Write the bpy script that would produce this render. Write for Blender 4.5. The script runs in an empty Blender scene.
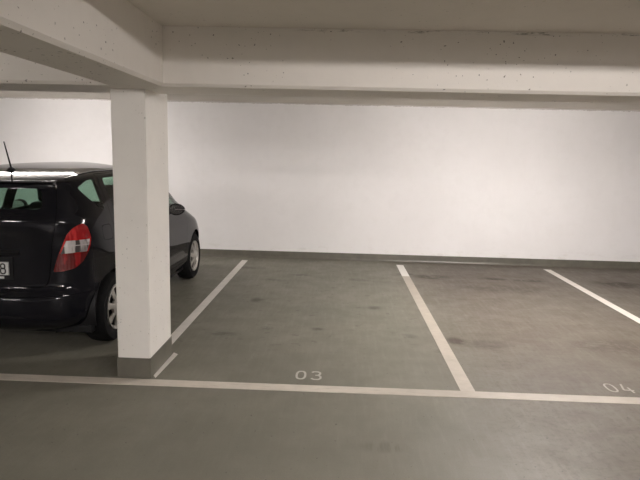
import bpy, bmesh, math
import numpy as np
from mathutils import Vector, Matrix

C = bpy.context.scene.collection
PI = math.pi

# ------------------------------------------------------------------ materials
def nodes_of(name):
    m = bpy.data.materials.new(name); m.use_nodes = True
    nt = m.node_tree; b = nt.nodes['Principled BSDF']
    return m, nt, b

def simple(name, col, rough=0.5, metal=0.0, coat=0.0, coat_rough=0.05, noise=0.0, nscale=20.0, spec=0.5, emit=None, estr=0):
    m, nt, b = nodes_of(name)
    b.inputs['Base Color'].default_value = (*col, 1)
    b.inputs['Roughness'].default_value = rough
    b.inputs['Metallic'].default_value = metal
    b.inputs['Coat Weight'].default_value = coat
    b.inputs['Coat Roughness'].default_value = coat_rough
    b.inputs['Specular IOR Level'].default_value = spec
    if emit:
        b.inputs['Emission Color'].default_value = (*emit, 1)
        b.inputs['Emission Strength'].default_value = estr
    if noise:
        tc = nt.nodes.new('ShaderNodeTexCoord'); n = nt.nodes.new('ShaderNodeTexNoise')
        n.inputs['Scale'].default_value = nscale; n.inputs['Detail'].default_value = 4
        nt.links.new(tc.outputs['Object'], n.inputs['Vector'])
        r = nt.nodes.new('ShaderNodeMapRange')
        r.inputs['From Min'].default_value = 0.3; r.inputs['From Max'].default_value = 0.7
        r.inputs['To Min'].default_value = 1 - noise; r.inputs['To Max'].default_value = 1 + noise
        nt.links.new(n.outputs['Fac'], r.inputs['Value'])
        v = nt.nodes.new('ShaderNodeVectorMath'); v.operation = 'SCALE'
        v.inputs[0].default_value = col
        nt.links.new(r.outputs['Result'], v.inputs['Scale'])
        nt.links.new(v.outputs['Vector'], b.inputs['Base Color'])
    return m

class NT:
    """small helper for longer node graphs"""
    def __init__(s, nt): s.nt = nt
    def link(s, a, b): s.nt.links.new(a, b)
    def pos(s):
        g = s.nt.nodes.new('ShaderNodeNewGeometry'); return g.outputs['Position']
    def sep(s, v):
        n = s.nt.nodes.new('ShaderNodeSeparateXYZ'); s.link(v, n.inputs[0]); return n.outputs
    def noise(s, v, scale, detail=4, rough=0.5, dist=0.0):
        n = s.nt.nodes.new('ShaderNodeTexNoise'); n.inputs['Scale'].default_value = scale
        n.inputs['Detail'].default_value = detail; n.inputs['Roughness'].default_value = rough
        n.inputs['Distortion'].default_value = dist
        s.link(v, n.inputs['Vector']); return n.outputs['Fac']
    def vscale(s, v, sc, rot=0.0):
        n = s.nt.nodes.new('ShaderNodeMapping'); n.inputs['Scale'].default_value = sc
        n.inputs['Rotation'].default_value = (0, 0, rot)
        s.link(v, n.inputs['Vector']); return n.outputs[0]
    def ramp(s, v, a, b, lo=0.0, hi=1.0, smooth=True):
        n = s.nt.nodes.new('ShaderNodeMapRange'); n.interpolation_type = 'SMOOTHSTEP' if smooth else 'LINEAR'
        n.inputs['From Min'].default_value = a; n.inputs['From Max'].default_value = b
        n.inputs['To Min'].default_value = lo; n.inputs['To Max'].default_value = hi
        s.link(v, n.inputs['Value']); return n.outputs['Result']
    def math(s, op, a, b=None):
        n = s.nt.nodes.new('ShaderNodeMath'); n.operation = op
        for i, x in enumerate((a, b)):
            if x is None: continue
            if isinstance(x, (int, float)): n.inputs[i].default_value = x
            else: s.link(x, n.inputs[i])
        return n.outputs[0]
    def mix(s, f, a, b):
        n = s.nt.nodes.new('ShaderNodeMix'); n.data_type = 'RGBA'
        if isinstance(f, (int, float)): n.inputs[0].default_value = f
        else: s.link(f, n.inputs[0])
        for i, x in ((6, a), (7, b)):
            if isinstance(x, tuple): n.inputs[i].default_value = (*x, 1)
            else: s.link(x, n.inputs[i])
        return n.outputs[2]
    def bump(s, h, strength, dist, bsdf):
        n = s.nt.nodes.new('ShaderNodeBump'); n.inputs['Strength'].default_value = strength
        n.inputs['Distance'].default_value = dist
        s.link(h, n.inputs['Height']); s.link(n.outputs[0], bsdf.inputs['Normal'])

def floor_material():
    m, nt, b = nodes_of('grey_floor_coating'); N = NT(nt)
    p = N.pos(); x, y, z = N.sep(p)
    big = N.noise(p, 0.7, 5, 0.55); mid = N.noise(p, 4.0, 5, 0.6); fine = N.noise(p, 120, 2)
    base = N.mix(N.ramp(big, .35, .65), (.166, .160, .128), (.202, .193, .157))
    base = N.mix(N.ramp(mid, .35, .75, 0, .35), base, (.15, .142, .112))
    base = N.mix(N.ramp(fine, .3, .7, 0, .30), base, (.13, .125, .10))
    # brushed wear: long faint strokes, in the aisle only
    st = N.noise(N.vscale(p, (26, 3.0, 1), -.75), 1.0, 3, .6)
    aisle = N.math('MULTIPLY', N.ramp(y, 4.2, 3.7), N.ramp(x, -.4, .6))
    base = N.mix(N.math('MULTIPLY', aisle, N.ramp(st, .50, .75, 0, .06)), base, (.30, .28, .25))
    # dirt blots: (x, y, half width, half depth, strength)
    grain = N.noise(N.vscale(p, (1.0, 1.7, 1)), 7, 6, .7, .8)
    grain2 = N.noise(N.vscale(p, (1.0, 2.2, 1)), 2.3, 5, .65, .6)
    def blots(items, col, g, g0, g1):
        nonlocal base
        tot = None
        for bx_, by_, rx, ry, k in items:
            dx = N.math('DIVIDE', N.math('SUBTRACT', x, bx_), rx); dy = N.math('DIVIDE', N.math('SUBTRACT', y, by_), ry)
            r = N.math('SQRT', N.math('ADD', N.math('MULTIPLY', dx, dx), N.math('MULTIPLY', dy, dy)))
            e = N.ramp(r, 1.0, .25, 0, k)
            tot = e if tot is None else N.math('MAXIMUM', tot, e)
        base = N.mix(N.math('MULTIPLY', tot, N.ramp(g, g0, g1)), base, col)
    blots([(2.2, 7.9, 1.5, 1.0, .55), (4.6, 7.4, 1.2, 1.3, .5), (1.7, 5.6, .9, 1.0, .35), (3.0, 5.5, .9, 1.2, .35), (1.5, 7.0, .8, 1.3, .3)], (.095, .07, .045), grain2, .36, .58)
    base = N.mix(N.math('MULTIPLY', N.ramp(x, .5, 1.8), N.ramp(grain2, .2, .7, .55, .95)), base, (.104, .087, .070))  # mottled tone, browner and darker towards the right
    blots([(1.36, 8.13, .38, .22, 1.0), (1.0, 8.28, .2, .1, .7), (2.25, 8.12, .35, .12, .95), (2.75, 8.08, .4, .12, .9), (4.0, 8.0, .5, .3, 1.0), (4.6, 7.8, .5, .3, .9),
           (1.13, 5.22, .14, .16, .9), (1.4, 5.15, .3, .2, .5), (2.6, 5.2, .6, .3, .5), (2.2, 7.5, .9, .3, .5)], (.034, .023, .013), grain, .36, .54)
    blots([(-.95, 6.5, .11, .16, .8), (.42, 6.32, .11, .13, .8), (-.20, 5.44, .10, .07, .8), (-.70, 5.42, .10, .07, .7), (-.54, 7.98, .2, .10, .7), (.31, 7.77, .2, .12, .6),
           (-.85, 7.6, .3, .12, .5), (-1.1, 5.2, .2, .1, .5), (.7, 5.3, .12, .12, .6), (.95, 4.9, .1, .1, .5), (-1.3, 8.4, .4, .12, .5)], (.062, .053, .04), grain, .38, .54)
    # short dark rubber smear in the aisle
    blots([(.30, 3.17, .20, .10, .6)], (.10, .09, .07), st, .40, .60)
    # small scattered dark marks in the bays
    d3 = N.noise(N.vscale(p, (1, 1.6, 1)), 6.5, 3, .6)
    mid_bay = N.math('MULTIPLY', N.ramp(y, 4.3, 5.2), N.ramp(y, 9.1, 8.6))
    f3 = N.math('MULTIPLY', mid_bay, N.ramp(d3, .62, .68, 0, .5))
    base = N.mix(f3, base, (.095, .082, .065))
    # fine grit thickening towards the right-hand bays
    gr = N.noise(p, 22, 6, .75)
    base = N.mix(N.math('MULTIPLY', N.ramp(x, .6, 1.5), N.ramp(gr, .48, .62, 0, .30)), base, (.06, .047, .033))
    # pin-head specks everywhere
    d4 = N.noise(p, 38, 1, .5)
    base = N.mix(N.ramp(d4, .74, .77, 0, .7), base, (.05, .045, .038))
    N.link(base, b.inputs['Base Color'])
    r = N.math('ADD', N.ramp(mid, .3, .7, .50, .60), N.ramp(st, .4, .8, 0, -.10))
    N.link(r, b.inputs['Roughness'])
    h = N.math('ADD', N.math('MULTIPLY', N.noise(p, 180, 3), .5), N.noise(p, 30, 3))
    N.bump(h, .10, .003, b)
    b.inputs['Specular IOR Level'].default_value = .25
    return m

def concrete_material(name, col, dark, speck=.5, paint_edge=None, raw=None, dirt_z=None):
    m, nt, b = nodes_of(name); N = NT(nt)
    p = N.pos(); x, y, z = N.sep(p)
    big = N.noise(p, 1.1, 4); mid = N.noise(p, 9, 4)
    base = N.mix(N.ramp(big, .3, .7, 0, .5), col, dark)
    base = N.mix(N.ramp(mid, .4, .8, 0, .4), base, dark)
    if speck:
        sp = N.noise(p, 48, 1, .4); zone = N.noise(p, 2.2, 2)
        f = N.math('MULTIPLY', N.ramp(sp, .71, .75, 0, speck), N.ramp(zone, .42, .58))
        base = N.mix(f, base, (.10, .085, .07))
    # vertical formwork streaks
    vs = N.noise(N.vscale(p, (7, 7, .25)), 1.0, 3)
    base = N.mix(N.ramp(vs, .55, .8, 0, .18), base, dark)
    if paint_edge is not None:
        rag = N.noise(p, 9, 5, .75)
        zz = N.math('ADD', z, N.ramp(rag, .2, .8, -.018, .018, False))
        base = N.mix(N.ramp(zz, paint_edge - .002, paint_edge + .002), base, raw)
        # scuffs just above the skirting
        sc = N.noise(N.vscale(p, (3, 3, 8)), 1.4, 5, .65)
        f = N.math('MULTIPLY', N.ramp(z, .30, .12), N.ramp(sc, .52, .66, 0, .22))
        base = N.mix(f, base, (.48, .44, .37))
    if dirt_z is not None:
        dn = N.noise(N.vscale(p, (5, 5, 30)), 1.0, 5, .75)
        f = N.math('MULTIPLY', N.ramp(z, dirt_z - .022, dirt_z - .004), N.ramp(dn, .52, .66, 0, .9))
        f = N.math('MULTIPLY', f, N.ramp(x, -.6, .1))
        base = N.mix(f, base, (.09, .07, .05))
    N.link(base, b.inputs['Base Color'])
    b.inputs['Roughness'].default_value = .75
    b.inputs['Specular IOR Level'].default_value = .3
    N.bump(N.noise(p, 60, 4), .12, .004, b)
    return m

def line_paint(name, col, wear, right_tint=None, bright=None):
    m, nt, b = nodes_of(name); N = NT(nt)
    p = N.pos(); x, y, z = N.sep(p)
    base = N.mix(N.ramp(N.noise(p, 5, 5, .65), .35, .7, 0, .55), col, tuple(c * .78 for c in col))
    n2 = N.noise(N.vscale(p, (6, 40, 1), .8), 1.0, 4, .7)
    base = N.mix(N.ramp(n2, .5, .8, 0, wear), base, (.19, .18, .15))
    if right_tint: base = N.mix(N.math('MULTIPLY', N.ramp(x, -.3, 1.0), N.ramp(N.noise(p, 3, 5, .6), .2, .7, .55, .9)), base, right_tint)  # mottled tint mixed in towards the right
    if bright:
        base = N.mix(N.ramp(y, bright - .01, bright + .01), base, (.74, .72, .68))
    N.link(base, b.inputs['Base Color']); b.inputs['Roughness'].default_value = .5
    return m

M = {}
M['floor'] = floor_material()
M['wall'] = concrete_material('white_wall_paint', (.86, .845, .84), (.80, .785, .775), 0, 2.504, (.60, .57, .54))
M['ceiling'] = concrete_material('raw_ceiling_concrete', (.77, .725, .66), (.71, .67, .61), .4)
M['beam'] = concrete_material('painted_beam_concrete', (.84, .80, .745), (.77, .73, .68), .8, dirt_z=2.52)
M['pillar'] = concrete_material('painted_pillar_concrete', (.76, .735, .69), (.69, .665, .625), .6)
M['coat'] = simple('grey_skirting_coating', (.122, .115, .093), .4, noise=.12, nscale=8)
M['line'] = line_paint('cream_line_paint', (.60, .55, .48), .6, right_tint=(.31, .275, .225))
M['line_clean'] = line_paint('line_paint_clean_end', (.42, .375, .315), .5, bright=8.12)
M['line_white'] = line_paint('white_line_paint', (.70, .67, .62), .25)
M['number'] = line_paint('stencil_number_paint', (.46, .44, .40), .3)
M['number_faded'] = line_paint('stencil_number_paint_faded', (.33, .305, .27), .6)
M['paint'] = simple('black_car_paint', (.0075, .0075, .010), .5, coat=.8, coat_rough=.055, spec=0.0)
M['paint'].node_tree.nodes['Principled BSDF'].inputs['Coat IOR'].default_value = 1.38
M['plastic'] = simple('black_trim_plastic', (.005, .005, .006), .5, spec=.3)
M['rubber'] = simple('tyre_rubber', (.006, .006, .0065), .8, noise=.2, nscale=30, spec=.2)
M['alloy'] = simple('silver_wheel_trim', (.46, .44, .41), .38, metal=.55, noise=.08)
M['chrome'] = simple('bright_chrome', (.8, .8, .8), .12, metal=1)
M['seat'] = simple('dark_seat_cloth', (.018, .018, .02), .9, noise=.2, nscale=60)
M['plate'] = simple('number_plate_white', (.60, .61, .60), .4)
M['plate_black'] = simple('number_plate_black', (.01, .01, .01), .5)
M['red'] = simple('red_lamp_lens', (.27, .004, .006), .10, coat=1, coat_rough=.02)
M['clear'] = simple('clear_lamp_lens', (.50, .47, .47), .10, metal=.5, coat=1, coat_rough=.02)
M['housing'] = simple('white_lamp_housing', (.7, .7, .68), .45)
M['tube'] = simple('fluorescent_tube', (.9, .9, .9), .5, emit=(1.0, .935, .905), estr=1)

# vary the lamp lens with fine vertical ribs
def ribbed(m, scale):
    nt = m.node_tree; N = NT(nt); b = nt.nodes['Principled BSDF']
    tc = nt.nodes.new('ShaderNodeTexCoord')
    w = nt.nodes.new('ShaderNodeTexWave'); w.inputs['Scale'].default_value = scale
    w.inputs['Distortion'].default_value = 1.5
    nt.links.new(tc.outputs['Object'], w.inputs['Vector'])
    N.bump(w.outputs['Fac'], .35, .004, b)
ribbed(M['red'], 14); ribbed(M['clear'], 9)
def facets():
    """silvery reflector facets with darker gaps between them"""
    nt = M['clear'].node_tree; N = NT(nt); b = nt.nodes['Principled BSDF']
    tc = nt.nodes.new('ShaderNodeTexCoord'); o = N.sep(tc.outputs['Object'])
    f1 = N.noise(N.vscale(tc.outputs['Object'], (22, 22, 5)), 1.0, 2, .5)
    line = N.ramp(N.math('ABSOLUTE', N.math('SUBTRACT', o[2], .930)), .002, .005, 1, 0)
    c = N.mix(N.ramp(f1, .42, .58), (.10, .085, .085), (.70, .66, .66))
    N.link(N.mix(line, c, (.75, .7, .7)), b.inputs['Base Color'])
facets()
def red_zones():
    # the red is deeper below the foot of the clear band
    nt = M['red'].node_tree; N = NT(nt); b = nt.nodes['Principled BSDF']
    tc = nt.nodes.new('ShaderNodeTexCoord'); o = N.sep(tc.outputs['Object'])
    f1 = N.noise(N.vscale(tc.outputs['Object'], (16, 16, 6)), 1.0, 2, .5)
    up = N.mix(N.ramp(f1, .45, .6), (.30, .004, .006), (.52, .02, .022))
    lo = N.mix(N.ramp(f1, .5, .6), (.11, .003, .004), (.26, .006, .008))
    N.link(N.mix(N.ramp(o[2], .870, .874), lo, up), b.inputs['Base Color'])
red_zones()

def glass_material():
    m = bpy.data.materials.new('green_tinted_glass'); m.use_nodes = True
    nt = m.node_tree; nt.nodes.clear()
    out = nt.nodes.new('ShaderNodeOutputMaterial'); mx = nt.nodes.new('ShaderNodeMixShader')
    tr = nt.nodes.new('ShaderNodeBsdfTransparent'); tr.inputs[0].default_value = (.70, .80, .75, 1)
    gl = nt.nodes.new('ShaderNodeBsdfGlossy'); gl.inputs['Roughness'].default_value = .02
    fr = nt.nodes.new('ShaderNodeFresnel'); fr.inputs['IOR'].default_value = 1.45
    gm = nt.nodes.new('ShaderNodeNewGeometry'); inv = nt.nodes.new('ShaderNodeMath'); inv.operation = 'SUBTRACT'
    inv.inputs[0].default_value = 1; nt.links.new(gm.outputs['Backfacing'], inv.inputs[1])
    ml = nt.nodes.new('ShaderNodeMath'); ml.operation = 'MULTIPLY'
    nt.links.new(fr.outputs[0], ml.inputs[0]); nt.links.new(inv.outputs[0], ml.inputs[1])
    nt.links.new(ml.outputs[0], mx.inputs[0]); nt.links.new(tr.outputs[0], mx.inputs[1])
    nt.links.new(gl.outputs[0], mx.inputs[2]); nt.links.new(mx.outputs[0], out.inputs['Surface'])
    return m
M['glass'] = glass_material()

# ------------------------------------------------------------------ helpers
def obj(name, bm, mat, parent=None, smooth=None, recalc=True):
    if recalc: bmesh.ops.recalc_face_normals(bm, faces=bm.faces)
    me = bpy.data.meshes.new(name); bm.to_mesh(me); bm.free()
    for mm in (mat if isinstance(mat, (list, tuple)) else [mat]): me.materials.append(mm)
    if smooth is not None: smooth_by(me, smooth)
    o = bpy.data.objects.new(name, me); C.objects.link(o)
    if parent: o.parent = parent
    return o

def smooth_by(me, deg):
    me.polygons.foreach_set('use_smooth', [True] * len(me.polygons))
    me.set_sharp_from_angle(angle=math.radians(deg)); me.update()

def tag(o, label=None, cat=None, group=None, kind=None):
    if label: o['label'] = label
    if cat: o['category'] = cat
    if group: o['group'] = group
    if kind: o['kind'] = kind
    return o

def box(bm, x0, x1, y0, y1, z0, z1, bevel=0, seg=2):
    r = bmesh.ops.create_cube(bm, size=1)
    for v in r['verts']:
        v.co = Vector(((x0 + x1) / 2 + v.co.x * (x1 - x0), (y0 + y1) / 2 + v.co.y * (y1 - y0), (z0 + z1) / 2 + v.co.z * (z1 - z0)))
    if bevel:
        es = list({e for v in r['verts'] for e in v.link_edges})
        bmesh.ops.bevel(bm, geom=es, offset=bevel, segments=seg, affect='EDGES', profile=.5)
    return bm
def bx(*a, **k): return box(bmesh.new(), *a, **k)

def prism(bm, pts, axis, a0, a1):
    """pts: 2-D outline; axis 'x' extrudes (y,z) outline along x, 'y' extrudes (x,z) along y, 'z' extrudes (x,y)."""
    def mk(p, a):
        return {'x': (a, p[0], p[1]), 'y': (p[0], a, p[1]), 'z': (p[0], p[1], a)}[axis]
    A = [bm.verts.new(mk(p, a0)) for p in pts]; B = [bm.verts.new(mk(p, a1)) for p in pts]
    n = len(pts)
    bm.faces.new(A[::-1]); bm.faces.new(B)
    for i in range(n): bm.faces.new((A[i], A[(i + 1) % n], B[(i + 1) % n], B[i]))
    return bm

def lathe(bm, prof, axis_pt, seg=48, axis='x'):
    """profile of (radius, offset along axis); closed ring surface"""
    rings = []
    for k in range(seg):
        a = 2 * PI * k / seg; ring = []
        for r, h in prof:
            c, s = r * math.cos(a), r * math.sin(a)
            co = (axis_pt[0] + h, axis_pt[1] + c, axis_pt[2] + s) if axis == 'x' else (axis_pt[0] + c, axis_pt[1] + s, axis_pt[2] + h)
            ring.append(bm.verts.new(co))
        rings.append(ring)
    n = len(prof)
    for k in range(seg):
        R0, R1 = rings[k], rings[(k + 1) % seg]
        for j in range(n - 1):
            bm.faces.new((R0[j], R0[j + 1], R1[j + 1], R1[j]))
    bmesh.ops.remove_doubles(bm, verts=bm.verts, dist=1e-6)
    return bm

def strokes(bm, paths, w, frame, thick):
    """flat stroked lettering. frame(u, v, h) -> xyz"""
    for path, closed in paths:
        n = len(path); L = []; R = []
        for i in range(n):
            p = Vector(path[i])
            a = Vector(path[(i - 1) % n]) if (closed or i > 0) else None
            c = Vector(path[(i + 1) % n]) if (closed or i < n - 1) else None
            d1 = (p - a).normalized() if a is not None else (c - p).normalized()
            d2 = (c - p).normalized() if c is not None else d1
            t = (d1 + d2).normalized(); nrm = Vector((-t.y, t.x)); k = w / 2 / max(.5, nrm.dot(Vector((-d1.y, d1.x))))
            L.append(p + nrm * k); R.append(p - nrm * k)
        V = [[bm.verts.new(frame(q.x, q.y, h)) for q in S] for S in (L, R) for h in (0, thick)]
        l0, l1, r0, r1 = V
        m = n if closed else n - 1
        for i in range(m):
            j = (i + 1) % n
            for q in ((l0[i], l0[j], r0[j], r0[i]), (l1[i], r1[i], r1[j], l1[j]), (l0[i], l1[i], l1[j], l0[j]), (r0[i], r0[j], r1[j], r1[i])):
                bm.faces.new(q)
        if not closed:
            for i in (0, n - 1): bm.faces.new((l0[i], r0[i], r1[i], l1[i]))
    return bm

def ell(cx, cy, rx, ry, a0=0, a1=360, n=16, p=1.0):
    out = []
    for i in range(n):
        a = math.radians(a0 + (a1 - a0) * i / (n if abs(a1 - a0) >= 360 else n - 1))
        c, s = math.cos(a), math.sin(a)
        out.append((cx + rx * math.copysign(abs(c) ** p, c), cy + ry * math.copysign(abs(s) ** p, s)))
    return out

# ------------------------------------------------------------------ the room
YW, ZC, ZS = 9.275, 2.137, 2.523
X0, X1, YB = -8.2, 8.6, -7.5
def struct(name, bm, mat, **k):
    o = obj(name, bm, mat); o['kind'] = 'structure'; return o
struct('floor', bx(X0, X1, YB, YW, -.2, 0), M['floor'])
struct('ceiling', bx(X0, X1, YB, YW, ZS, ZS + .2), M['ceiling'])
struct('wall_back', bx(X0, X1, YW, YW + .2, -.2, ZS + .2), M['wall'])
struct('wall_front', bx(X0, X1, YB - .2, YB, -.2, ZS + .2), M['wall'])
struct('wall_left', bx(X0 - .2, X0, YB - .2, YW + .2, -.2, ZS + .2), M['wall'])
struct('wall_right', bx(X1, X1 + .2, YB - .2, YW + .2, -.2, ZS + .2), M['wall'])
def skirting():
    bm = bmesh.new()
    prism(bm, [(YW, 0), (YW - .035, 0), (YW - .02, .012), (YW - .012, .03), (YW - .008, .118), (YW, .118)], 'x', X0, X1)
    return bm
struct('baseboard_back', skirting(), M['coat'])

ch = .02
def cross_beam():
    y0, y1 = 3.878, 4.414
    return prism(bmesh.new(), [(y0, ZS), (y0, ZC + ch), (y0 + ch, ZC), (y1 - ch, ZC), (y1, ZC + ch), (y1, ZS)], 'x', X0, X1)
def long_beam():
    x0, x1 = -1.60, -1.208
    return prism(bmesh.new(), [(x0, ZS), (x0, ZC + ch), (x0 + ch, ZC), (x1 - ch, ZC), (x1, ZC + ch), (x1, ZS)], 'y', YB, 3.885)
tag(struct('ceiling_beam', cross_beam(), M['beam']), 'wide concrete ceiling beam running left to right parallel to the white wall', 'beam')
tag(struct('ceiling_beam', long_beam(), M['beam']), 'concrete ceiling beam running from the upper left towards the pillar top', 'beam')

# pillar: thing with a grey coated foot
PX0, PX1, PY0, PY1 = -1.645, -1.398, 4.064, 4.594
def pillar_bm():
    bm = bmesh.new(); box(bm, PX0, PX1, PY0, 4.414 - .0, 0.0, ZC, 0)
    bm.free(); bm = bmesh.new()
    # L-shaped side outline: stands under the beam, its rear strip rises behind it
    prism(bm, [(PY0, 0), (PY1, 0), (PY1, ZS), (4.415, ZS), (4.415, ZC), (PY0, ZC)], 'x', PX0, PX1)
    es = [e for e in bm.edges if abs((e.verts[0].co - e.verts[1].co).normalized().z) > .99]
    bmesh.ops.bevel(bm, geom=es, offset=.006, segments=2, affect='EDGES')
    for v in bm.verts: v.co -= Vector((-1.52, 4.33, 0))
    return bm
pr = bpy.data.objects.new('concrete_pillar', None); C.objects.link(pr); pr.location = (-1.52, 4.33, 0)
tag(pr, 'white square concrete pillar with grey painted foot, in front of the black car', 'pillar')
obj('shaft', pillar_bm(), M['pillar'], pr)
def foot():
    bm = bmesh.new(); e = .005
    o = [(PX0 - e, PY0 - e), (PX1 + e, PY0 - e), (PX1 + e, PY1 + e), (PX0 - e, PY1 + e)]
    i = [(PX0 + .01, PY0 + .01), (PX1 - .01, PY0 + .01), (PX1 - .01, PY1 - .01), (PX0 + .01, PY1 - .01)]
    V = lambda pts, z: [bm.verts.new((a + 1.52, b - 4.33, z)) for a, b in pts]
    ob, ot, it, ib = V(o, 0), V(o, .156), V(i, .156), V(i, 0)
    for k in range(4):
        j = (k + 1) % 4
        for A, B in ((ob, ot), (ot, it), (it, ib), (ib, ob)):
            bm.faces.new((A[k], A[j], B[j], B[k]))
    return bm
tag(obj('painted_foot', foot(), M['coat'], pr), 'grey coated foot')

# ------------------------------------------------------------------ floor markings
def strip(name, pts, mat, label, group=None, z=.0022):
    bm = prism(bmesh.new(), pts, 'z', 0.0, z)
    o = obj(name, bm, mat); tag(o, label, 'parking line', group); return o
strip('parking_line', [(X0 + .3, 3.921), (X1 - .3, 3.926), (X1 - .3, 4.042), (X0 + .3, 4.038)], M['line'], 'long pale line running left to right across the front of all bays')
strip('parking_line', [(.934, 4.041), (1.042, 4.041), (1.038, 8.97), (.930, 8.99)], M['line_clean'], 'middle pale line between bays 03 and 04, reaching the long front line')
strip('parking_line', [(-1.552, 4.60), (-1.462, 4.60), (-1.462, 8.98), (-1.556, 9.0)], M['line_white'], 'pale line running from behind the pillar to the wall beside the black car')
strip('parking_line', [(3.245, 4.041), (3.35, 4.041), (3.365, 8.97), (3.262, 9.0)], M['line_white'], 'rightmost pale bay line meeting the right edge of the photo')
strip('parking_line', [(PX1 + .006, 4.115), (PX1 + .035, 4.070), (PX1 + .058, 4.59), (PX1 + .012, 4.63)], M['line_white'], 'short thin pale strip on the floor against the right foot of the pillar')

ZERO = [(ell(.5, .5, .42, .46, n=20, p=.78), True)]
THREE = [([(.08, .86), (.22, .95), (.62, .96), (.86, .86), (.88, .70), (.72, .55), (.42, .52)], False),
         ([(.42, .52), (.78, .50), (.94, .36), (.93, .16), (.74, .04), (.30, .03), (.05, .14)], False)]
FOUR = [([(.42, 1.0), (.08, .34), (.12, .28), (.98, .26)], False), ([(.70, .60), (.74, -.02)], False)]
def number(name, digits, x, y, w, h, gap, lw, mat, label):
    bm = bmesh.new()
    for k, d in enumerate(digits):
        strokes(bm, [([(u * w / h, v) for u, v in p], c) for p, c in d], lw / h, lambda u, v, t, k=k: (x + k * gap + u * h, y + v * h, t), .0025)
    bmesh.ops.recalc_face_normals(bm, faces=bm.faces)
    return tag(obj(name, bm, mat), label, 'floor number')
number('floor_number', [ZERO, THREE], -.306, 4.150, .080, .168, .119, .017, M['number'], 'stencilled bay number 03 painted on the grey floor in the middle bay')
number('floor_number', [ZERO, FOUR], 2.066, 4.128, .080, .160, .118, .014, M['number_faded'], 'faded stencilled bay number 04 on the floor near the right edge')

# ------------------------------------------------------------------ luminaires
def emit_mat(strength, col=(1.0, .935, .905)):
    m = M['tube'].copy(); b = m.node_tree.nodes['Principled BSDF']
    b.inputs['Emission Strength'].default_value = strength
    b.inputs['Emission Color'].default_value = (*col, 1)
    return m
def batten(x, y, length, strength, label):
    """surface batten with a prismatic diffuser"""
    r = bpy.data.objects.new('batten_lamp', None); C.objects.link(r); r.location = (x, y, ZS)
    tag(r, label, 'lamp')
    obj('housing', bx(-length / 2, length / 2, -.06, .06, -.035, 0, bevel=.004), M['housing'], r)
    obj('diffuser', bx(-length / 2 + .02, length / 2 - .02, -.05, .05, -.085, -.0355, bevel=.012, seg=3), emit_mat(strength), r)
    return r
def trough(x, y, z, length, strength, cut, label):
    """tube inside an open reflector trough, hung on two rods; the rims cut the light off just below the horizontal"""
    r = bpy.data.objects.new('fill_lamp', None); C.objects.link(r); r.location = (x, y, z)
    tag(r, label, 'lamp')
    bm = bmesh.new()
    prof = [(-.15, -cut * .15 - .004), (-.09, .05), (.09, .05), (.15, -cut * .15 - .004), (.153, -cut * .15 - .004), (.093, .054), (-.093, .054), (-.153, -cut * .15 - .004)]
    prism(bm, prof, 'x', -length / 2, length / 2)
    for s in (-1, 1): box(bm, s * (length / 2) - .004, s * (length / 2) + .004, -.12, .12, -.03, .054)
    obj('reflector', bm, M['housing'], r)
    bm = bmesh.new(); prof = [(0.0001, -length / 2 + .03), (.019, -length / 2 + .03), (.019, length / 2 - .03), (.0001, length / 2 - .03)]
    lathe(bm, prof, (0, 0, 0), 16)
    obj('tube', bm, emit_mat(strength), r)
    for s in (-1, 1):
        if ZS - z - .054 > .01:
            obj('hanging_rod', bx(s * length / 3 - .005, s * length / 3 + .005, -.005, .005, .054, ZS - z), M['chrome'], r)
    return r
batten(2.3, 5.9, 1.5, 255, 'white ceiling batten lamp above the right-hand bays behind the wide beam')
batten(-4.1, 7.3, 1.5, 98, 'white ceiling batten lamp above the bay left of the black car')
def tube_batten(x, y, length, strength, label):
    """slim surface batten with a bare tube under it"""
    r = bpy.data.objects.new('tube_lamp', None); C.objects.link(r); r.location = (x, y, ZS)
    tag(r, label, 'lamp')
    obj('housing', bx(-length / 2, length / 2, -.03, .03, -.034, 0, bevel=.004), M['housing'], r)
    for s in (-1, 1): obj('tube_holder', bx(*sorted((s * (length / 2 - .012), s * length / 2)), -.016, .016, -.074, -.034, bevel=.003), M['housing'], r)
    bm = bmesh.new(); lathe(bm, [(.0001, -length / 2 + .013), (.013, -length / 2 + .013), (.013, length / 2 - .013), (.0001, length / 2 - .013)], (0, 0, -.056), 16)
    obj('tube', bm, emit_mat(strength), r)
    return r
tube_batten(1.3, 1.5, 1.5, 250, 'slim bare-tube lamp under the ceiling over the aisle in front of bay 04')
# unseen blocker added under the ceiling: its lower edge shades the top of the beams
struct('shade_bar', bx(X0, X1, 2.27, 2.33, 2.413, ZS), M['housing'])
trough(2.6, -3.2, 2.44, 1.5, 1050, .09, 'added hanging fill lamp over the aisle behind the camera')  # unseen lamp added to brighten the pillar front
tube_batten(-4.6, -1.2, 1.5, 520, 'slim bare-tube lamp under the ceiling over the aisle behind the black car')

# ------------------------------------------------------------------ the car
CX, CY = -2.868, 4.27
def interp(table):
    """monotone cubic through (z, v) pairs"""
    T = np.array(table, float); zx, v = T[:, 0], T[:, 1]
    d = np.diff(v) / np.diff(zx); m = np.zeros(len(v)); m[0], m[-1] = d[0], d[-1]
    for i in range(1, len(v) - 1):
        if d[i - 1] * d[i] > 0:
            w1 = 2 * (zx[i + 1] - zx[i]) + (zx[i] - zx[i - 1]); w2 = (zx[i + 1] - zx[i]) + 2 * (zx[i] - zx[i - 1])
            m[i] = (w1 + w2) / (w1 / d[i - 1] + w2 / d[i])
    def f(z):
        i = min(max(int(np.searchsorted(zx, z)) - 1, 0), len(zx) - 2)
        h = zx[i + 1] - zx[i]; t = (z - zx[i]) / h
        return ((1 + 2 * t) * (1 - t) ** 2 * v[i] + t * (1 - t) ** 2 * h * m[i] + t * t * (3 - 2 * t) * v[i + 1] + t * t * (t - 1) * h * m[i + 1])
    return f
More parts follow.
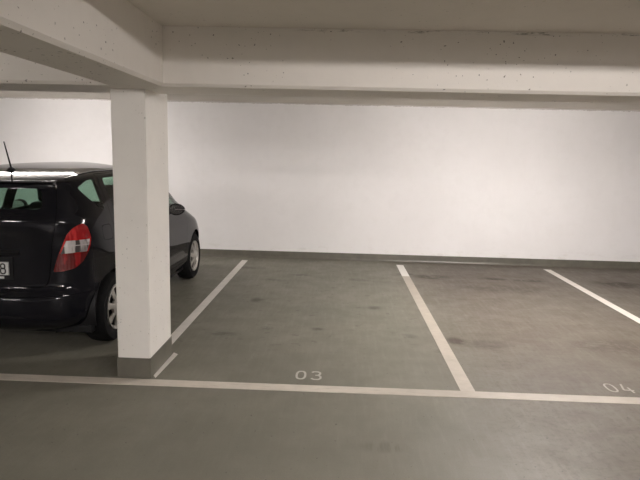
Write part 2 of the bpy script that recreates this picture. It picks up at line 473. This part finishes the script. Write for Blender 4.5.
W = interp([(.20, .80), (.25, .845), (.32, .872), (.45, .885), (.60, .900), (.80, .902), (.86, .895), (.92, .882), (1.00, .860), (1.10, .828), (1.25, .768), (1.40, .682), (1.46, .645), (1.49, .605), (1.515, .55), (1.54, .46), (1.558, .34), (1.568, .2), (1.573, .05)])
RS = interp([(.20, .22), (.25, .10), (.32, .035), (.42, .005), (.50, .0), (.535, .012), (.56, .045), (.62, .07), (.80, .075), (.95, .06), (1.10, .055), (1.15, .06), (1.20, .10), (1.30, .145), (1.40, .19), (1.425, .185), (1.445, .21), (1.46, .275), (1.48, .385), (1.505, .545), (1.53, .77), (1.55, 1.05), (1.565, 1.4), (1.573, 1.8)])
FS = interp([(.20, 3.78), (.25, 3.92), (.35, 3.98), (.50, 3.99), (.62, 3.95), (.72, 3.87), (.80, 3.76), (.88, 3.55), (.95, 3.36), (1.00, 3.24), (1.10, 3.03), (1.25, 2.82), (1.40, 2.44), (1.46, 2.32), (1.50, 2.20), (1.53, 2.08), (1.55, 1.98), (1.565, 1.9), (1.573, 1.85)])
def sl(z, N=144):
    w, r, f = W(z), RS(z), FS(z); mid = r + (f - r) * .48; out = []
    for k in range(N):
        a = 2 * PI * (k + .5) / N - PI / 2; c, s = math.cos(a), math.sin(a)
        if z < 1.44: ar, br, af, bf = 3.0, 7.5, 3.6, 10.0
        else:
            q = min(1, (z - 1.44) / .12); ar, br, af, bf = 3.0 - .6 * q, 7.5 - 4.5 * q, 3.6 - 1.2 * q, 10.0 - 7.4 * q
        ax, bs = (ar, br) if s < 0 else (af, bf); L = (mid - r) if s < 0 else (f - mid)
        # solve |x/w|^a + |y/L|^b = 1 along a warped angle
        cc, ss = abs(c), abs(s)
        cc, ss = cc ** .75, ss ** .75
        lo, hi = 0, 3
        for _ in range(26):
            t = (lo + hi) / 2
            if (t * cc) ** ax + (t * ss) ** bs > 1: hi = t
            else: lo = t
        out.append((math.copysign(w * lo * cc, c), mid + math.copysign(L * lo * ss, s), z))
    return out
def hull_bm():
    zs = sorted(set(np.round(np.concatenate([np.linspace(.20, .30, 6), np.linspace(.30, 1.42, 62), np.linspace(1.42, 1.50, 11), np.linspace(1.50, 1.573, 16)]), 5)))
    bm = bmesh.new(); rings = [[bm.verts.new(p) for p in sl(z)] for z in zs]
    n = len(rings[0])
    for A, B in zip(rings, rings[1:]):
        for k in range(n): bm.faces.new((A[k], A[(k + 1) % n], B[(k + 1) % n], B[k]))
    bm.faces.new(rings[0][::-1]); bm.faces.new(rings[-1])
    bmesh.ops.recalc_face_normals(bm, faces=bm.faces)
    return bm

def temp(bm, name='tmp'):
    bmesh.ops.recalc_face_normals(bm, faces=bm.faces)
    me = bpy.data.meshes.new(name); bm.to_mesh(me); bm.free()
    o = bpy.data.objects.new(name, me); C.objects.link(o); return o
def drop(o):
    me = o.data; bpy.data.objects.remove(o); bpy.data.meshes.remove(me)
def boolean(a, b, op):
    """new mesh = a op b"""
    for solver in ('MANIFOLD', 'EXACT'):
        md = a.modifiers.new('b', 'BOOLEAN'); md.operation = op; md.object = b
        try: md.solver = solver
        except Exception:
            a.modifiers.remove(md); continue
        bpy.context.view_layer.update()
        dg = bpy.context.evaluated_depsgraph_get()
        me = bpy.data.meshes.new_from_object(a.evaluated_get(dg)); a.modifiers.remove(md)
        if len(me.polygons) > 4: return me
    print('BOOLEAN EMPTY', b.name, op); return me
shell0 = temp(hull_bm(), 'shell')
md = shell0.modifiers.new('s', 'SOLIDIFY'); md.thickness = .022; md.offset = -1; md.use_even_offset = False
bpy.context.view_layer.update()
me = bpy.data.meshes.new_from_object(shell0.evaluated_get(bpy.context.evaluated_depsgraph_get()))
shell0.modifiers.clear(); old = shell0.data; shell0.data = me; bpy.data.meshes.remove(old)
cur = shell0

car = bpy.data.objects.new('car', None); C.objects.link(car)
tag(car, 'black five-door hatchback parked nose to the wall behind the pillar', 'car')

def grow(pts, d):
    """offset a 2-D outline outward (d>0) or inward"""
    P_ = [Vector(p) for p in pts]; n = len(P_)
    area = sum(P_[i].x * P_[(i + 1) % n].y - P_[(i + 1) % n].x * P_[i].y for i in range(n)); sg = 1 if area > 0 else -1
    out = []
    for i in range(n):
        a, p, c = P_[i - 1], P_[i], P_[(i + 1) % n]
        d1 = (p - a).normalized(); d2 = (c - p).normalized()
        n1 = Vector((d1.y, -d1.x)) * sg; n2 = Vector((d2.y, -d2.x)) * sg
        b = (n1 + n2).normalized(); out.append(tuple(p + b * d / max(.45, b.dot(n1))))
    return out
def rnd(pts, r, n=4):
    """round the corners of a 2-D outline"""
    out = []; P_ = [Vector(p) for p in pts]
    for i, p in enumerate(P_):
        a, c = P_[i - 1], P_[(i + 1) % len(P_)]
        ra = min(r, (a - p).length * .45); rc = min(r, (c - p).length * .45)
        s, e = p + (a - p).normalized() * ra, p + (c - p).normalized() * rc
        for k in range(n + 1):
            t = k / n; out.append(tuple((1 - t) ** 2 * s + 2 * t * (1 - t) * p + t * t * e))
    return out
def cutter(pts, axis, a0, a1): return temp(prism(bmesh.new(), pts, axis, a0, a1), 'cut')

def finish(me, name, mat, parent, ang=32):
    me.materials.clear(); me.materials.append(mat)
    bm = bmesh.new(); bm.from_mesh(me)
    bmesh.ops.remove_doubles(bm, verts=bm.verts, dist=2e-5)
    bmesh.ops.dissolve_degenerate(bm, dist=1e-5, edges=bm.edges)
    bm.to_mesh(me); bm.free()
    me.name = name; smooth_by(me, ang)
    o = bpy.data.objects.new(name, me); C.objects.link(o); o.parent = parent; return o
def split(pts, axis, a0, a1, name, mat, gap=.0035, parent=None, src=None, ang=32):
    """cut a panel out of the shell and make it a part of its own with a gap around it"""
    global cur
    base = src or cur
    c = cutter(grow(pts, -gap), axis, a0, a1); part = boolean(base, c, 'INTERSECT'); drop(c)
    c = cutter(pts, axis, a0, a1); rest = boolean(base, c, 'DIFFERENCE'); drop(c)
    old = base.data; base.data = rest; bpy.data.meshes.remove(old)
    if name is None: bpy.data.meshes.remove(part); return None
    return finish(part, name, mat, parent or car, ang)

RW, FW, WZ = .66, 3.31, .312      # wheel centres
# wheel openings
for s in (RW, FW):
    for side in (-1, 1):
        a, b = (.56, 1.0) if side > 0 else (-1.0, -.56)
        split(ell(s, WZ + .012, .352, .352, n=40) , 'x', a, b, None, None, gap=0)

# --- tail lamps: outline seen from behind and to the side, cut along a diagonal
DIR = Vector((-.62, .785, 0)).normalized(); PU = Vector((.785, .62, 0)).normalized()
LAMP = [(.537, .718), (.570, .843), (.608, .94), (.640, 1.02), (.685, 1.068), (.732, 1.094), (.784, 1.108), (.822, 1.080), (.850, .987), (.841, .927), (.815, .860), (.772, .790), (.705, .738), (.61, .718)]
def lamp_cutter(side, pts, gap=0, ext=(-.6, .65)):
    pts = grow(rnd(pts, .018, 3), -gap) if gap is not None else pts
    bm = bmesh.new(); A = []; B = []
    for u, z in pts:
        for L_, t in ((A, ext[0]), (B, ext[1])):
            q = PU * u + DIR * t + Vector((0, 0, z)); q.x *= side
            L_.append(bm.verts.new(q))
    n = len(pts); bm.faces.new(A); bm.faces.new(B[::-1])
    for i in range(n): bm.faces.new((A[i], A[(i + 1) % n], B[(i + 1) % n], B[i]))
    return temp(bm, 'cut')
BAND = [(.50, .855), (.62, .868), (.72, .872), (.95, .874), (.95, .974), (.72, .972), (.62, .972), (.50, .96)]
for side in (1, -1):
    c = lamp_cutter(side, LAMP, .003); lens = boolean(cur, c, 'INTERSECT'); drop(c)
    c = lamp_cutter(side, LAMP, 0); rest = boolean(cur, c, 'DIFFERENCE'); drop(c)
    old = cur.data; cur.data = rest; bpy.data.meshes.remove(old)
    t = bpy.data.objects.new('tmp', lens); C.objects.link(t)
    # clear band inside the red lens
    bm_band = [(p[0], p[1]) for p in BAND]
    inner = grow(LAMP, -.016)
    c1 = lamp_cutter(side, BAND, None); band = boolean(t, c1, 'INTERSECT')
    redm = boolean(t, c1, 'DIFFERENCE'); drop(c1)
    tb = bpy.data.objects.new('tmpb', band); C.objects.link(tb)
    c2 = lamp_cutter(side, inner, None); clear = boolean(tb, c2, 'INTERSECT'); rim = boolean(tb, c2, 'DIFFERENCE'); drop(c2)
    drop(tb); drop(t)
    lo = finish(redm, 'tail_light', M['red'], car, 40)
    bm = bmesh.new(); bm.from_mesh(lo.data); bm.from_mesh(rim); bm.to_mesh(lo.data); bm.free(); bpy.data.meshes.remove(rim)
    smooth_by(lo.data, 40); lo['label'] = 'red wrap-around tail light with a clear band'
    finish(clear, 'reversing_lens', M['clear'], lo, 40)['label'] = 'clear band of the tail light'

# --- side glass and doors (extruded through each side separately)
QUARTER = [(.43, 1.385), (.60, 1.440), (.765, 1.450), (.70, 1.30), (.665, 1.19), (.60, 1.20), (.50, 1.285)]
REARWIN = [(.93, 1.450), (1.77, 1.462), (1.79, 1.05), (.90, 1.09), (.82, 1.14), (.85, 1.26)]
FRONTWIN = [(1.93, 1.464), (2.06, 1.460), (2.42, 1.34), (2.82, 1.06), (1.95, 1.03)]
RDOOR = [(.845, 1.488), (1.835, 1.497), (1.86, .32), (1.09, .32), (1.03, .55), (.98, .72), (.76, .84), (.715, 1.06), (.745, 1.25)]
FDOOR = [(1.843, 1.497), (2.10, 1.484), (2.46, 1.355), (2.88, 1.03), (2.87, .62), (2.80, .32), (1.868, .32)]
for side in (1, -1):
    a, b = (.30, 1.0) if side > 0 else (-1.0, -.30)
    split(rnd(QUARTER, .04), 'x', a, b, 'quarter_window', M['glass'], gap=.001)
    for D, Wn in ((RDOOR, REARWIN), (FDOOR, FRONTWIN)):
        d = split(rnd(D, .03), 'x', a, b, 'door', M['paint'])
        split(rnd(Wn, .04), 'x', a, b, 'door_window', M['glass'], gap=.001, parent=d, src=d)
        smooth_by(d.data, 32)
        if not d.data.materials: d.data.materials.append(M['paint'])
        hs = (Wn[2][0] if Wn is REARWIN else 1.42); xs = side * (W(.93) + .012)
        hs0 = 1.13 if D is RDOOR else 1.93
        h = obj('door_handle', bx(min(xs - side * .02, xs + side * .014), max(xs - side * .02, xs + side * .014), hs0, hs0 + .2, .905, .935, bevel=.01, seg=3), M['paint'], d, smooth=50)
    if side > 0:
        fd = split(rnd([(.495, .935), (.505, 1.065), (.66, 1.065), (.65, .935)], .04, 5), 'x', a, b, 'fuel_door', M['paint'], gap=.004)
# --- tailgate with rear window, rear bumper, windscreen, bonnet
TG = [(-.52, .60), (-.545, .66), (-.585, .98), (-.61, 1.10), (-.60, 1.20), (-.545, 1.425), (.545, 1.425), (.60, 1.20), (.61, 1.10), (.585, .98), (.545, .66), (.52, .60)]
TG = [(x, z) for x, z in TG]
tg = split(rnd(TG, .04), 'y', -.3, .55, 'tailgate', M['paint'])
split(rnd([(-.50, 1.225), (-.46, 1.385), (.46, 1.385), (.50, 1.225)], .05), 'y', -.3, .55, 'rear_window', M['glass'], gap=.001, parent=tg, src=tg)
smooth_by(tg.data, 32)
bp = split([(-1.0, .18), (-1.0, .535), (1.0, .535), (1.0, .18)], 'y', -.3, .62, 'rear_bumper', M['paint'], gap=.0025)
fbp = split([(-1.0, .18), (-1.0, .60), (1.0, .60), (1.0, .18)], 'y', 3.3, 4.2, 'front_bumper', M['paint'], gap=.0025)
split(rnd([(-.72, 1.035), (-.56, 1.47), (.56, 1.47), (.72, 1.035)], .06), 'y', 2.2, 3.3, 'windscreen', M['glass'], gap=.001)
for s in (-1, 1):
    split([(s * .48, .66), (s * .50, .76), (s * .80, .86), (s * .80, .70)][::s], 'y', 3.3, 4.1, 'headlight', M['clear'], gap=.002)
bn = split(rnd([(-.62, 3.12), (-.52, 3.84), (.52, 3.84), (.62, 3.12)], .06), 'z', .6, 1.3, 'bonnet', M['paint'])
finish(cur.data.copy(), 'body_shell', M['paint'], car)
drop(cur)

# ridge lip over the plate recess and the recess itself, on the tailgate
def arc_strip(z0, z1, xh, out, s_fn, n=24, t=.02):
    bm = bmesh.new(); rows = []
    for i in range(n + 1):
        x = -xh + 2 * xh * i / n
        s0 = s_fn(x)
        rows.append([bm.verts.new(q) for q in ((x, s0 + t, z0), (x, s0 - out * .6, z0), (x, s0 - out, (z0 + z1) / 2), (x, s0 - out * .4, z1), (x, s0 + t, z1))])
    for A, B in zip(rows, rows[1:]):
        for k in range(5): bm.faces.new((A[k], A[(k + 1) % 5], B[(k + 1) % 5], B[k]))
    bm.faces.new(rows[0]); bm.faces.new(rows[-1][::-1])
    return bm
def rear_s(x, z):
    w, r, f = W(z), RS(z), FS(z); mid = r + (f - r) * .48
    return mid - (mid - r) * max(0, 1 - min(1, abs(x) / w) ** 3.0) ** (1 / 7.5)
obj('grab_strip', arc_strip(.865, .905, .34, .022, lambda x: rear_s(x, .88)), M['plastic'], tg, smooth=40)
pl = obj('plate_holder', arc_strip(.662, .845, .285, .008, lambda x: rear_s(.2, .74)), M['plastic'], tg, smooth=40)
# number plate
ps = rear_s(.2, .74) - .0145
npl = bpy.data.objects.new('number_plate', bpy.data.meshes.new('number_plate')); bm = bx(-.26, .26, ps - .004, ps + .002, .700, .810, bevel=.0015)
bmesh.ops.recalc_face_normals(bm, faces=bm.faces); bm.to_mesh(npl.data); bm.free(); npl.data.materials.append(M['plate']); C.objects.link(npl); npl.parent = car
npl['label'] = 'white number plate ending in 88'
EIGHT = [(ell(.5, .73, .36, .235, n=18, p=.8), True), (ell(.5, .27, .42, .27, n=18, p=.8), True)]
for k in range(2):
    bm = bmesh.new(); hh, ww = .082, .047; x0 = .246 - (k + 1) * .058
    strokes(bm, [([(u * ww / hh, v) for u, v in p], c) for p, c in EIGHT], .14, lambda u, v, t, x0=x0: (x0 + u * hh, ps - .0042 - t, .714 + v * hh), .0008)
    obj('digit', bm, M['plate_black'], npl)
bm = bmesh.new(); R0 = [(-.2585, .7015), (.2585, .7015), (.2585, .8085), (-.2585, .8085)]
strokes(bm, [(R0, True)], .003, lambda u, v, t: (u, ps - .0042 - t, v), .0006)
obj('plate_border', bm, M['plate_black'], npl)
obj('dealer_strip', bx(-.20, .215, ps - .003, ps + .002, .674, .690), M['plate'], npl)

# bumper rubbing strip + lower skirt
def ring_strip(z0, z1, k0, k1, out, name, mat, parent):
    bm = bmesh.new(); rows = []
    A, B = sl(z0), sl(z1); n = len(A)
    for k in range(k0, k1):
        p, q = Vector(A[k % n]), Vector(B[k % n])
        nrm = (Vector(A[(k + 1) % n]) - Vector(A[(k - 1) % n])).normalized(); nrm = Vector((nrm.y, -nrm.x, 0))
        rows.append([bm.verts.new(v) for v in (p - nrm * .012, p + nrm * out, q + nrm * out, q - nrm * .012)])
    for R_, S_ in zip(rows, rows[1:]):
        for j in range(4): bm.faces.new((R_[j], R_[(j + 1) % 4], S_[(j + 1) % 4], S_[j]))
    bm.faces.new(rows[0]); bm.faces.new(rows[-1][::-1])
    return obj(name, bm, mat, parent, smooth=40)
# roof spoiler lip above the rear window
obj('roof_spoiler', arc_strip(1.418, 1.446, .56, .045, lambda x: rear_s(x * .9, 1.42) + .01), M['paint'], car, smooth=40)
# roof rails / drip strips
for s in (-1, 1):
    bm = bmesh.new(); P_ = []
    for i in range(25):
        yy = .42 + 1.75 * i / 24
        # find hull height at x = s*.6w by scanning slices
        P_.append(yy)
    def hull_z(x, y):
        zt = None
        for z in np.linspace(1.57, 1.2, 75):
            w, r, f = W(z), RS(z), FS(z); mid = r + (f - r) * .48
            q = min(1, max(0, (z - 1.44) / .12)); ax, b_ = (3.0 - .6 * q, 7.5 - 4.5 * q) if y < mid else (3.6 - 1.2 * q, 10 - 7.4 * q)
            L = (mid - r) if y < mid else (f - mid)
            if abs(x / w) ** ax + abs((y - mid) / L) ** b_ <= 1: return z
        return 1.2
    rows = []
    for yy in P_:
        x = .565; z = hull_z(x, yy)
        rows.append([bm.verts.new((s * (x + dx), yy, z + dz)) for dx, dz in ((-.012, -.008), (-.009, .010), (.009, .008), (.012, -.010))])
    for R_, S_ in zip(rows, rows[1:]):
        for j in range(4): bm.faces.new((R_[j], R_[(j + 1) % 4], S_[(j + 1) % 4], S_[j]))
    bm.faces.new(rows[0]); bm.faces.new(rows[-1][::-1])
    obj('roof_rail', bm, M['paint'], car, smooth=40)
# aerial
az = hull_z(0, .60)
bm = bmesh.new(); lathe(bm, [(.0001, -.012), (.034, -.012), (.032, .006), (.020, .020), (.009, .030), (.0001, .032)], (0, .60, az), 24, axis='z')
for v in bm.verts: v.co.y = .60 + (v.co.y - .60) * 1.5
aer = obj('aerial', bm, M['plastic'], car, smooth=50)
bm = bmesh.new(); A_ = Vector((0, .60, az + .02)); B_ = Vector((0, .515, az + .245))
lathe(bm, [(.0001, 0), (.0075, 0), (.005, (B_ - A_).length), (.0001, (B_ - A_).length)], (0, 0, 0), 12, axis='z')
rot = (B_ - A_).to_track_quat('Z', 'Y').to_matrix().to_4x4()
bmesh.ops.transform(bm, matrix=Matrix.Translation(A_) @ rot, verts=bm.verts)
obj('aerial_rod', bm, M['plastic'], aer, smooth=50)

# door mirrors
for s in (-1, 1):
    bm = bmesh.new(); r = bmesh.ops.create_uvsphere(bm, u_segments=24, v_segments=16, radius=1)
    for v in bm.verts:
        c = v.co; k = 1 if c.y > 0 else .45
        v.co = Vector((s * (.945) + c.x * .095, 2.30 + c.y * .075 * k, 1.04 + c.z * .070 * (1 - .15 * s * c.x)))
    mi = obj('door_mirror', bm, M['paint'], car, smooth=60)
    obj('mirror_arm', bx(*sorted((s * .80, s * .90)), 2.28, 2.34, .985, 1.02, bevel=.008), M['plastic'], mi)
    bm = bmesh.new(); lathe(bm, [(.0001, 0), (1, 0), (1, 1), (.0001, 1)], (0, 0, 0), 28)
    for v in bm.verts: v.co = Vector((s * .947 + v.co.y * .080, 2.263 + v.co.x * .006, 1.04 + v.co.z * .055))
    obj('mirror_glass', bm, M['chrome'], mi, smooth=40)
    obj('mirror_strip', bx(*sorted((s * .93, s * 1.05)), 2.262, 2.29, 1.035, 1.046, bevel=.003), M['chrome'], mi)

# under-body, wheel-arch liners
obj('underbody', bx(-.80, .80, .30, 3.65, .17, .235, bevel=.01), M['plastic'], car)
for s in (RW, FW):
    for side in (-1, 1):
        bm = bmesh.new(); n = 28; O = []; I = []
        for i in range(n + 1):
            a = -.25 + (PI + .5) * i / n
            for L_, r in ((O, .360), (I, .350)):
                L_.append([bm.verts.new((side * x, s + r * math.cos(a), WZ + .012 + r * math.sin(a))) for x in (.50, .835)])
        for i in range(n):
            bm.faces.new((O[i][0], O[i + 1][0], O[i + 1][1], O[i][1])); bm.faces.new((I[i][0], I[i][1], I[i + 1][1], I[i + 1][0]))
            for j in (0, 1): bm.faces.new((O[i][j], O[i + 1][j], I[i + 1][j], I[i][j]))
        for i in (0, n): bm.faces.new((O[i][0], O[i][1], I[i][1], I[i][0]))
        # inner end plate
        box(bm, *sorted((side * .488, side * .50)), s - .36, s + .36, .16, WZ + .372)
        obj('arch_liner', bm, M['plastic'], car, smooth=30)

# wheels
def wheel(side, s):
    r = bpy.data.objects.new('wheel', None); C.objects.link(r); r.parent = car; r.location = (side * .878, s, WZ)
    bm = bmesh.new()
    prof = [(.208, -.19), (.225, -.20), (.285, -.195), (.306, -.175), (.311, -.14), (.312, -.10), (.311, -.05), (.306, -.018), (.288, .002), (.262, .006), (.236, .003), (.214, -.004), (.205, -.012), (.203, -.02), (.203, -.18), (.208, -.19)]
    lathe(bm, prof, (0, 0, 0), 64)
    for v in bm.verts: v.co.x *= side
    obj('tyre', bm, M['rubber'], r, smooth=35)
    # wheel trim: ring, eight broad spokes, centre cap
    bm = bmesh.new(); rimp = [(.203, -.02), (.204, .001), (.198, .004), (.186, -.002), (.176, -.010), (.172, -.022), (.176, -.030), (.203, -.03), (.203, -.02)]
    lathe(bm, rimp, (0, 0, 0), 64)
    ns = 7
    for k in range(ns):
        a = 2 * PI * k / ns + .2; dv = Vector((0, math.cos(a), math.sin(a))); tv = Vector((0, -math.sin(a), math.cos(a)))
        secs = [(.06, .022, .008), (.100, .024, .004), (.140, .027, -.002), (.184, .042, -.010)]
        rows = []
        for rr, hw, xo in secs:
            c = dv * rr
            rows.append([bm.verts.new(c + tv * u + Vector((xo + dx, 0, 0))) for u, dx in ((-hw, -.016), (-hw, -.004), (-hw * .55, 0), (hw * .55, 0), (hw, -.004), (hw, -.016))])
        for A, B in zip(rows, rows[1:]):
            for j in range(6): bm.faces.new((A[j], A[(j + 1) % 6], B[(j + 1) % 6], B[j]))
        bm.faces.new(rows[0]); bm.faces.new(rows[-1][::-1])
    lathe(bm, [(.0001, .016), (.030, .015), (.040, .011), (.070, .008), (.082, .003), (.086, -.004), (.086, -.018), (.0001, -.018)], (0, 0, 0), 32)
    for v in bm.verts: v.co.x *= side
    obj('wheel_trim', bm, M['alloy'], r, smooth=35)
    bm = bmesh.new(); lathe(bm, [(.0001, -.05), (.204, -.05), (.204, -.09), (.0001, -.09)], (0, 0, 0), 48)
    for v in bm.verts: v.co.x *= side
    obj('brake_drum', bm, M['plastic'], r, smooth=35)
for side in (1, -1):
    for s in (RW, FW): wheel(side, s)

# cabin: seats, headrests, dashboard, door-height inner panels
def cushion(name, x0, x1, y0, y1, z0, z1, lean=0, parent=car, bevel=.05):
    bm = bx(x0, x1, y0, y1, z0, z1, bevel=bevel, seg=4)
    for v in bm.verts: v.co.y -= (v.co.z - z0) * lean
    return obj(name, bm, M['seat'], parent, smooth=50)
for s in (-1, 1):
    st = cushion('front_seat', s * .36 - .25, s * .36 + .25, 2.07, 2.60, .38, .56)
    cushion('seat_back', s * .36 - .24, s * .36 + .24, 2.01, 2.15, .50, 1.12, .22, st)
    cushion('headrest', s * .36 - .13, s * .36 + .13, 1.87, 1.97, 1.12, 1.33, .15, st, bevel=.04)
rs = cushion('rear_seat', -.62, .62, .95, 1.40, .36, .54)
cushion('seat_back', -.62, .62, .80, .95, .48, 1.10, .20, rs)
for x in (-.38, .38): cushion('headrest', x - .12, x + .12, .66, .75, 1.10, 1.27, .1, rs, bevel=.035)
obj('dashboard', bx(-.70, .70, 2.62, 2.95, .70, .98, bevel=.06, seg=4), M['seat'], car, smooth=50)
obj('parcel_shelf', bx(-.56, .56, .24, .70, .985, 1.0, bevel=.005), M['seat'], car)

car.location = (CX, CY, 0); car.rotation_euler = (0, 0, math.radians(-.5))

# ------------------------------------------------------------------ world + camera
w = bpy.data.worlds.new('World'); bpy.context.scene.world = w; w.use_nodes = True
w.node_tree.nodes['Background'].inputs[0].default_value = (0, 0, 0, 1)
cam = bpy.data.cameras.new('camera'); co = bpy.data.objects.new('camera', cam); C.objects.link(co)
cam.sensor_fit = 'HORIZONTAL'; cam.sensor_width = 36; cam.lens = 568.155 / 640 * 36
F = Vector((-0.03336534, 0.988637, -0.14657298)); R = Vector((0.99901741, 0.03727101, 0.0239809)); U = Vector((-0.02917133, 0.14562882, 0.98890914))
m = Matrix.Identity(4)
for i, v in enumerate((R, U, -F)):
    for j in range(3): m[j][i] = v[j]
m.translation = (0, 0, 1.7); co.matrix_world = m
cam.clip_start = .05
bpy.context.scene.camera = co
vs = bpy.context.scene.view_settings
vs.view_transform = 'Standard'; vs.look = 'None'; vs.gamma = 1; vs.use_curve_mapping = False
vs.exposure = 0.09
